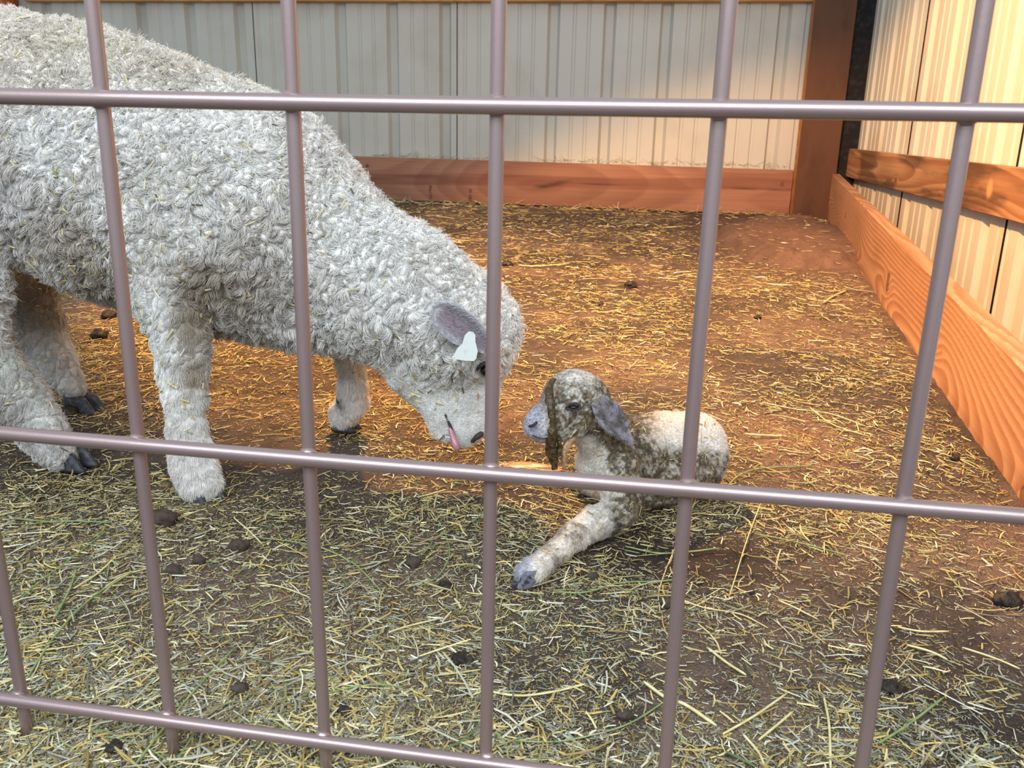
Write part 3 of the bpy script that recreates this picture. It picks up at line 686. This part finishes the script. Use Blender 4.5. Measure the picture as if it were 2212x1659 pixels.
# ------------------------------------------------------------------ lamb
LB = Body((-.20, .98, -.02), (.26, 1.60, .33), .0042)
chain(LB, [(1495, 962, 1.42, 70), (1430, 968, 1.38, 70), (1350, 980, 1.32, 72), (1308, 995, 1.29, 62)], .02, 'body')
chain(LB, [(1505, 1000, 1.40, 60), (1440, 1020, 1.34, 52)], .02, 'body')
chain(LB, [(1315, 960, 1.28, 56), (1290, 920, 1.26, 50), (1270, 885, 1.24, 50)], .015, 'neck')
chain(LB, [(1262, 862, 1.235, 54), (1240, 858, 1.22, 56), (1222, 866, 1.21, 52)], .012, 'head', .8)
chain(LB, [(1225, 890, 1.20, 46), (1195, 902, 1.185, 38), (1172, 915, 1.175, 33), (1165, 922, 1.17, 31)], .010, 'face', .8)
chain(LB, [(1235, 915, 1.20, 34), (1185, 938, 1.18, 20)], .010, 'face', .8)
chain(LB, [(1335, 1010, 1.24, 46), (1340, 1060, 1.225, 38), (1345, 1095, 1.215, 36)], .012, 'leg')
def prz(px, py, rpx, lift=0):
    d = 1.3; 
    for _ in range(4):
        r = rpx*d/FPX; p = atz(px, py, r+.004+lift); d = depth(p)
    return p, r
def chainz(B, pts, k, tg):
    q = [prz(*p) for p in pts]
    for (a, ra), (b, rb) in zip(q[:-1], q[1:]): B.add(a, b, ra, rb, k, tg)
a, ra = pr(1345, 1095, 1.215, 36); b, rb = prz(1325, 1118, 34); LB.add(a, b, ra, rb, .01, 'leg')
chainz(LB, [(1325, 1118, 34), (1285, 1128, 33), (1240, 1160, 27), (1205, 1190, 23), (1172, 1216, 22), (1150, 1232, 24), (1136, 1240, 22)], .008, 'leg')
chainz(LB, [(1300, 1062, 14, .004), (1262, 1050, 12, .004), (1240, 1040, 9, .002)], .008, 'leg')   # far foreleg folded under the chest
chainz(LB, [(1440, 1062, 30), (1395, 1075, 18), (1372, 1092, 12)], .010, 'leg')      # hind foot tucked along the belly
# sockets and nostril
es = at(1240, 878, 1.168)
LB.cut(es, at(1232, 880, 1.166), .0045, .0035, .006)
LB.cut(at(1160, 912, 1.150), at(1146, 917, 1.152), .0028, .0024, .003)
Vl, Fl = LB.mesh(); Vl, Nl, Fl = refine(Vl, Fl, 2)
head = LB.weights(Vl, ('head', 'face'), .006); lface = LB.weights(Vl, ('face',), .006); lleg = LB.weights(Vl, ('leg',), .006)
f1, f2, ft, cid = worley(Vl/.0052+fbm(Vl*150, 2, 201)[:, None]*.3)
bodyw = (1-head)*(1-.5*lleg)
hl = (1-f1)*.0026*bodyw+.0006*fbm(Vl*300, 3, 202)+.0012*fbm(Vl*60, 3, 203)+.0008*fbm(Vl*110, 2, 207)*head
Vl2 = Vl+Nl*hl[:, None]; Nl2 = vnormals(Vl2, Fl)
def lamb_color(P, h=None):
    pc = (P-CAM)@RC.T
    c = np.ones((len(P), 1))*lin((232, 224, 214))[None]
    n = fbm(P*75, 4, 210)*.6+fbm(P*180, 2, 219)*.6; n2 = fbm(P*220, 3, 214); n3 = fbm(P*22, 3, 217)
    # soiling: defined on body coordinates (x along the lamb, z height)
    x, y, z = P.T
    body = sst(-.055, -.02, x)
    mud = body*sst(.012, -.012, z-np.interp(x, [-.05, -.02, .02, .10, .13], [.19, .155, .128, .098, .085])+.010*n3)*.95
    rump = sst(.17, .21, x)*sst(.095, .13, z)*0; mud = np.maximum(mud, rump)
    neck = np.exp(-(((x+.032)/.042)**2+((z-.165)/.062)**2)); mud = np.maximum(mud, 2.1*neck*sst(-.095, -.055, x))
    chest = np.exp(-(((x+.065)/.022)**2+((z-.115)/.045)**2)); mud = mud*(1-.95*chest)
    hd = sst(-.135, -.12, x)*sst(.15, .17, z)*sst(-.5, .35, n3+.35)*.8; mud = np.maximum(mud, hd)
    crown = np.exp(-(((x+.075)/.04)**2+((z-.262)/.016)**2)); mud = mud*(1-.9*crown)
    muz = sst(-.125, -.145, x); mud = mud*(1-.9*muz)
    legm = sst(.07, .05, z)*.62; mud = np.maximum(mud*(z > 0), legm*sst(-.3, .5, n3+.1))
    k = np.clip(mud*(.45+.9*sst(-.7, .5, n)), 0, .97)[:, None]
    dirtc = lin((78, 66, 46))*(1-sst(-.3, .6, n2)[:, None])+lin((128, 112, 84))*sst(-.3, .6, n2)[:, None]
    c = c*(1-k)+dirtc*k
    g = (muz*.75)[:, None]; c = c*(1-g)+lin((150, 152, 176))*g
    g = (.85*np.exp(-(((x+.137)/.014)**2+((z-.235)/.024)**2))*(y < 1.23))[:, None]; c = c*(1-g)+lin((132, 104, 78))*(1+.2*n2[:, None])*g
    t = (sst(.12, .2, x)*.0+.25*sst(.16, .2, z)*sst(-.02, .03, x))[:, None]; c = c*(1-t)+lin((236, 208, 196))*t
    return np.clip(c*(1+.08*n2[:, None]), 0, 1)
lo = (.03, 1.30, 0)
CL = lamb_color(Vl2)
# eye surround darker
for q, r, cc, a in ((at(1240, 880, 1.17), .007, (74, 66, 84), .8),):
    g = (a*np.exp(-((Vl2-q)**2).sum(1)/r**2))[:, None]; CL = CL*(1-g)+lin(cc)*g
lamb = npmesh('newborn_lamb', Vl2, Fl, M['lamb'], origin=lo, col=CL)
tag(lamb, 'wet newborn lamb streaked with muck, lying on the straw facing the ewe', 'lamb')
def lamb_hair(n, seed, mask, name, L0, rad, lift, dirv=None):
    S, NN, _ = scatter(Vl2, Fl, Nl2, n, seed, mask); r = np.random.default_rng(seed+5)
    a1, a2, aft, acid = worley(S/.0052+fbm(S*150, 2, 201)[:, None]*.3); tg = (aft-S/.0052)*.0052; tg -= (tg*NN).sum(1)[:, None]*NN
    dv = np.broadcast_to(np.array([.25, 0, -1.]) if dirv is None else np.asarray(dirv, float), S.shape)+r.normal(0, .3, S.shape); g = dv-(dv*NN).sum(1)[:, None]*NN; g /= np.linalg.norm(g, axis=1)[:, None]+1e-9
    k = 4; P = np.zeros((n, k, 3)); L = L0*(.6+.6*r.random(n))[:, None]
    for i in range(k):
        t = i/(k-1); P[:, i] = S+NN*(L*lift*t)+g*(L*.7*t*t)+tg*(.7*t)
    return hair(name, P, np.array([1, .9, .7, .3])[None]*rad, lamb_color(S)*r.uniform(.8, 1.1, n)[:, None], M['lambhair'], lamb)
lamb_hair(60000, 31, bodyw, 'damp_wool', .0042, .00020, .5)
lamb_hair(26000, 32, head, 'head_hair', .003, .00015, .25, (-1, 0, -.5))
lamb_hair(9000, 33, lleg, 'leg_hair', .0065, .00020, .4, (-.8, -.6, -.3))
v, f = ball(at(1239, 878, 1.1705), .0064, 14, 10, (1.35, 1, .48)); npmesh('eye', v, f, M['eye'], parent=lamb)
for (pts, rr) in (([(1222, 881), (1232, 873), (1244, 871), (1254, 876)], .0016), ([(1222, 882), (1234, 884), (1246, 884), (1255, 879)], .0014)):
    P_ = smooth_path([at(x, y, 1.1665+.0006*i) for i, (x, y) in enumerate(pts)], 4); v, f = tube(P_, rr, 8); npmesh('eyelid', v, f, M['nostril'], parent=lamb)
P_ = smooth_path([at(1142, 921, 1.151), at(1151, 919, 1.146), at(1161, 911, 1.147)], 4); v, f = tube(P_, [.0008]+[.0022]*(len(P_)-2)+[.001], 8); npmesh('nostril', v, f, M['nostril'], parent=lamb)
v, f = tube(smooth_path([at(1150, 940, 1.152), at(1168, 947, 1.150), at(1190, 945, 1.155)], 5), .0009, 8); npmesh('mouth_line', v, f, M['nostril'], parent=lamb)
shl = lambda t: (.45+.55*math.sin(math.pi*min(1, t*1.1+.1)))*math.sqrt(max(0, 1-max(0, (t-.5)/.5)**2.2))
le = leafear(at(1290, 862, 1.195), at(1362, 955, 1.200), at(1345, 890, 1.20)-at(1300, 925, 1.19), .0185, .004, 'ear', lamb, (120, 108, 96), (172, 164, 176), shape=shl)
EV = np.array([v_.co for v_ in le.data.vertices])+np.array(le.location)+np.array(lamb.location)
EV = np.array([le.matrix_basis@v_.co for v_ in le.data.vertices])+np.array(lamb.location); EF = np.array([p.vertices[:] for p in le.data.polygons]); EN = vnormals(EV, EF)
S, NN, _ = scatter(EV, EF, EN, 15000, 77); r = np.random.default_rng(3); dv = (at(1362, 955, 1.2)-at(1290, 862, 1.195)); dv = nrm(dv)+r.normal(0, .25, S.shape)
P = np.stack([S+NN*(.003*t)+dv*(.006*t) for t in (0, .5, 1)], 1); nn = (.15+.7*sst(-.6, .6, fbm(S*170, 3, 5)))[:, None]
ch = lin((186, 178, 188))*(1-nn)+lin((88, 74, 54))*nn; hair('ear_hair', P, np.array([1, .8, .3])[None]*.00032, ch, M['lambhair'], lamb)
# lamb fore hoof: two pale soft claws
g, _r = prz(1128, 1248, 18); hoof(g[0]+.004, g[1]+.004, .003, .026, .026, .024, math.radians(215), 'hoof', lamb, 'lambhoof')
# membranes across the face and hanging from the chin
def strand(pts, rads, m, name):
    P_ = smooth_path([at(*p) for p in pts], 6); R_ = np.interp(np.linspace(0, 1, len(P_)), np.linspace(0, 1, len(rads)), rads)
    v, f = tube(P_, R_*(1+.05*np.sin(np.arange(len(P_))*1.3)), 12); v = v+nrm(RC[2])*0+np.stack([vnoise(v*170, 71), vnoise(v*170, 72), vnoise(v*170, 73)], 1)*.0026*np.interp(v[:, 2], [0, .2], [.6, 1])[:, None]; npmesh(name, v, f, M[m], parent=lamb)
strand([(1195, 818, 1.175), (1186, 850, 1.158), (1190, 880, 1.150), (1194, 915, 1.147), (1190, 945, 1.150), (1190, 970, 1.160), (1197, 1000, 1.165), (1200, 1014, 1.165)], [.004, .0075, .0060, .0045, .006, .0085, .0055, .0035], 'slime', 'membrane')
strand([(1206, 945, 1.165), (1209, 965, 1.165), (1203, 990, 1.165), (1199, 1012, 1.165)], [.003, .004, .003, .0015], 'slime', 'membrane')
strand([(1250, 940, 1.20), (1226, 960, 1.185), (1218, 980, 1.175), (1218, 1012, 1.175)], [.005, .006, .004, .0025], 'slime2', 'membrane')
# straw caught on the lamb
S, NN, _ = scatter(Vl2, Fl, Nl2, 420, 91, sst(.3, -.2, Nl2[:, 1])*(Vl2[:, 2] < .2)*(Vl2[:, 0] > -.12)); n = len(S); k = r.random(n) < .32; S = S[k]; NN = NN[k]; n = len(S)
t = rng.normal(0, 1, (n, 3)); t -= (t*NN).sum(1)[:, None]*NN; t /= np.linalg.norm(t, axis=1)[:, None]; L = rng.uniform(.005, .016, n)[:, None]; W = rng.uniform(.0004, .0009, n)[:, None]; s_ = np.cross(NN, t); b_ = S+NN*.003
V = np.stack([b_-t*L*.5+s_*W, b_-t*L*.5-s_*W, b_-t*L*.5+NN*W, b_+t*L*.5+s_*W, b_+t*L*.5-s_*W, b_+t*L*.5+NN*W], 1).reshape(-1, 3)
F = (np.array([(0, 1, 4, 3), (1, 2, 5, 4), (2, 0, 3, 5)])[None]+(np.arange(n)*6)[:, None, None]).reshape(-1, 4)
npmesh('straw_flecks', V, F, M['hay'], parent=lamb, smooth=False, col=np.repeat(PAL[rng.choice([0, 2, 5, 6, 7, 4], n)], 6, 0))['kind'] = 'stuff'
# damp cloth-like afterbirth patch on the ground in front of the lamb
def blob(name, px, py, r, m, seed, sc=(1, 1, .6), z=0):
    g = atz(px, py, 0); g[2] = float(gh(g[0], g[1])[0])
    v, f = ball((0, 0, 0), r, 22, 14); nrmv = v/(np.linalg.norm(v, axis=1)[:, None]+1e-9)
    d = 1+.28*fbm(nrmv*1.6+seed, 3, seed)+.12*fbm(nrmv*5+seed, 2, seed+3); v = v*d[:, None]*np.array(sc); v[:, 2] = v[:, 2]+r*sc[2]*.55
    return npmesh(name, v+g, f, M[m], origin=g)
ab = blob('afterbirth', 1150, 1010, .030, 'slime2', 4, (1.9, .6, .22)); tag(ab, 'tan wet membrane lying on the straw between ewe and lamb', 'membrane')
# ------------------------------------------------------------------ droppings and clods
D = [(1097, 570, .024, 'dung', 'dark dropping near the pen centre beside the middle fence bar'),
 (1362, 620, .026, 'dung', 'dark knobbly dropping on golden straw right of the pen centre'),
 (1298, 657, .013, 'dung', 'small dark dropping just below the knobbly one'),
 (1637, 685, .012, 'dung', 'small dark dropping on straw left of the knotty floor board'),
 (992, 548, .024, 'dung', 'flat dark dropping beside the ewe neck, far in the pen'),
 (970, 552, .018, 'dung', 'dark dropping touching the slope of the ewe neck'),
 (1215, 455, .030, 'dung', 'dark dropping close to the back kick board'),
 (235, 685, .026, 'dung', 'dark dropping under the ewe belly, upper one'),
 (213, 728, .028, 'dung', 'dark dropping beneath the ewe between the legs'),
 (355, 1128, .019, 'clod', 'dark clod on the floor left of the front hoof'),
 (520, 1182, .014, 'clod', 'brown clod below the ewe front hoof'),
 (378, 1232, .013, 'clod', 'small dark clod beside the second fence bar'),
 (430, 1212, .010, 'clod', 'small clod next to dark clods in the foreground hay'),
 (895, 1208, .012, 'clod', 'brown clod left of the lamb hoof'),
 (962, 1256, .011, 'dung', 'dark pellet below the lamb hoof'),
 (1278, 1246, .010, 'clod', 'red-brown oval clod just below the lamb foreleg'),
 (1252, 1240, .006, 'clod', 'tiny clod beside the red-brown oval clod'),
 (1440, 1306, .010, 'clod', 'dark round clod in front of the lamb by a fence bar'),
 (1520, 1281, .009, 'clod', 'reddish clod right of the fence bar in the foreground'),
 (1618, 1275, .007, 'clod', 'grey clod on bare soil in the right foreground'),
 (1000, 1425, .012, 'dung', 'dark broken dropping in the foreground middle'),
 (1350, 1548, .009, 'clod', 'grey-brown clod among long straws at the bottom'),
 (1190, 1388, .007, 'clod', 'dark grey clod in the foreground hay'),
 (520, 1487, .010, 'clod', 'grey-brown clod in the left foreground chaff'),
 (245, 1622, .010, 'dung', 'dark pellet at the bottom left'),
 (745, 1538, .008, 'dung', 'dark pellet right of the third fence bar low down'),
 (2178, 1300, .018, 'dung', 'dark wet dropping at the right edge'),
 (1925, 1480, .014, 'dung', 'dark dropping right of the last fence bar'),
 (2062, 996, .009, 'dung', 'black pellet near the foot of the knotty board'),
 (150, 895, .020, 'dung', 'dark dropping beside the far hind hoof'),
 (255, 650, .018, 'dung', 'dark dropping behind the fence bar below the ewe belly')]
for i, (px, py, r_, m_, lb) in enumerate(D):
    o_ = blob('dropping' if m_ == 'dung' else 'dirt_clod', px, py, r_, m_, 7+i*3, (1.0, .9, .62)); tag(o_, lb, 'dropping' if m_ == 'dung' else 'clod')
# ------------------------------------------------------------------ long stems lying on top
def stem(name, pts, w_, m_, lb, cat='stem', lift=.006):
    P_ = []
    for x, y in pts:
        g = atz(x, y, .004); P_.append((g[0], g[1], float(gh(g[0], g[1])[0])+lift))
    P_ = smooth_path(P_, 6); R_ = np.full(len(P_), w_); R_[-1] *= .5; R_[0] *= .7
    v, f = tube(P_, R_, 7); v = v.copy(); o_ = npmesh(name, v, f, M[m_], origin=P_[0]); tag(o_, lb, cat)
ST = [([(560, 1163), (640, 1168), (700, 1182), (760, 1205), (800, 1240), (832, 1278)], .0011, 'green', 'long bowed green stem arching behind the third fence bar'),
 ([(1200, 1280), (1265, 1284), (1340, 1262), (1440, 1250), (1480, 1240)], .0012, 'green', 'green jointed stem lying just below the lamb foreleg'),
 ([(1350, 1180), (1420, 1190), (1480, 1186), (1555, 1183)], .0012, 'green', 'green stem on the dark soil under the lamb body'),
 ([(1630, 1150), (1700, 1165), (1760, 1180), (1830, 1200)], .0011, 'green', 'straight green stem on the right behind open fence cell'),
 ([(1570, 1045), (1600, 1022), (1650, 1005), (1755, 1003)], .0014, 'green', 'curved green stem beside the rump of the lamb'),
 ([(1100, 1597), (1200, 1600), (1300, 1580), (1370, 1555), (1440, 1510)], .0009, 'green', 'thin branching green stem at bottom centre'),
 ([(700, 1500), (760, 1485), (820, 1480), (870, 1482)], .0010, 'green', 'pale green stem curving right of the third bar low down'),
 ([(1050, 1495), (1120, 1500), (1190, 1488), (1268, 1483)], .0013, 'palestem', 'long whitish straw at bottom centre'),
 ([(50, 1470), (120, 1370), (200, 1290), (300, 1225)], .0013, 'green', 'long green stem slanting across the left foreground'),
 ([(20, 1320), (80, 1260), (160, 1200), (230, 1145)], .0011, 'green', 'green stem in the far left foreground'),
 ([(120, 1330), (150, 1270), (165, 1225)], .0016, 'green', 'short thick seed stalk in the left foreground'),
 ([(160, 1268), (210, 1232), (255, 1195)], .0014, 'palestem', 'bright yellow straw beside the seed stalk'),
 ([(200, 1290), (260, 1245), (330, 1222)], .0009, 'palestem', 'thin pale straw reaching to the second fence bar'),
 ([(30, 1114), (100, 1120), (165, 1120), (240, 1126)], .0012, 'green', 'grey-green stem lying in front of the hind hoof'),
 ([(290, 1655), (350, 1580), (420, 1490), (510, 1390)], .0013, 'green', 'long dark green stem slanting up the bottom left'),
 ([(505, 1120), (540, 1148), (570, 1178)], .0011, 'palestem', 'pale straw slanting below the front hoof'),
 ([(560, 1255), (610, 1262), (668, 1282)], .0009, 'palestem', 'thin yellow straw touching the third fence bar'),
 ([(840, 1358), (890, 1340), (950, 1322)], .0012, 'palestem', 'yellow straw left of the middle fence bar'),
 ([(1425, 1320), (1430, 1250), (1500, 1080), (1520, 1030)], .0007, 'palestem', 'fine upright-looking straw by the lamb belly'),
 ([(1575, 1290), (1590, 1240), (1615, 1160), (1645, 1080)], .0009, 'palestem', 'long thin bent straw right of the lamb'),
 ([(1460, 1290), (1520, 1310), (1600, 1325), (1660, 1352)], .0009, 'palestem', 'curved straw crossing the fourth fence bar'),
 ([(1682, 1290), (1720, 1308), (1768, 1330)], .0011, 'palestem', 'straight white straw on bare soil at right'),
 ([(1528, 1402), (1570, 1428), (1612, 1455)], .0015, 'palestem', 'wide pale straw pointing down right of the fourth bar'),
 ([(1390, 1475), (1440, 1505), (1480, 1520), (1548, 1562)], .0019, 'palestem', 'broad flat yellow straw crossing the fourth fence bar low down'),
 ([(1562, 1580), (1630, 1545), (1702, 1497)], .0013, 'palestem', 'dull yellow straw slanting up at the lower right'),
 ([(1640, 1592), (1680, 1560), (1715, 1528)], .0014, 'palestem', 'greenish straw just below the slanting dull yellow one'),
 ([(1780, 1495), (1792, 1560), (1795, 1655)], .0014, 'palestem', 'long yellow straw running down left of the last fence bar'),
 ([(1605, 1580), (1640, 1620), (1655, 1658)], .0014, 'palestem', 'pale straw reaching the bottom edge at lower right'),
 ([(1900, 1600), (1960, 1560), (2040, 1500)], .0014, 'green', 'thick green stem leaning up beside the last fence bar'),
 ([(1610, 932), (1650, 935), (1702, 938)], .0020, 'palestem', 'whitish split straw on bare earth right of the lamb'),
 ([(1780, 652), (1800, 640), (1830, 628)], .0036, 'palestem', 'bright straw near the knotty floor board'),
 ([(1650, 870), (1720, 880), (1790, 890), (1870, 918)], .0014, 'palestem', 'long straw on the floor midway to the knotty board'),
 ([(1750, 880), (1800, 915), (1875, 940)], .0013, 'palestem', 'yellow straw crossing the long one near the fifth bar'),
 ([(1940, 1350), (1990, 1358), (2050, 1362)], .0012, 'palestem', 'pale straw pair right of the last fence bar'),
 ([(1960, 1385), (2010, 1400), (2048, 1415)], .0014, 'palestem', 'whitish straw below the pale pair at right'),
 ([(2080, 1390), (2150, 1415), (2205, 1440)], .0012, 'palestem', 'long pale straw near the right edge'),
 ([(905, 1255), (945, 1235), (970, 1200), (965, 1165), (945, 1130)], .0008, 'green', 'thin hooked green stem left of the middle bar'),
 ([(1120, 570), (1160, 572), (1230, 568)], .003, 'palestem', 'straw lying far back right of the middle bar')]
for i, (pts, w_, m_, lb) in enumerate(ST): stem('hay_stem' if m_ == 'green' else 'straw_stalk', pts, w_, m_, lb, 'stem' if m_ == 'green' else 'straw')
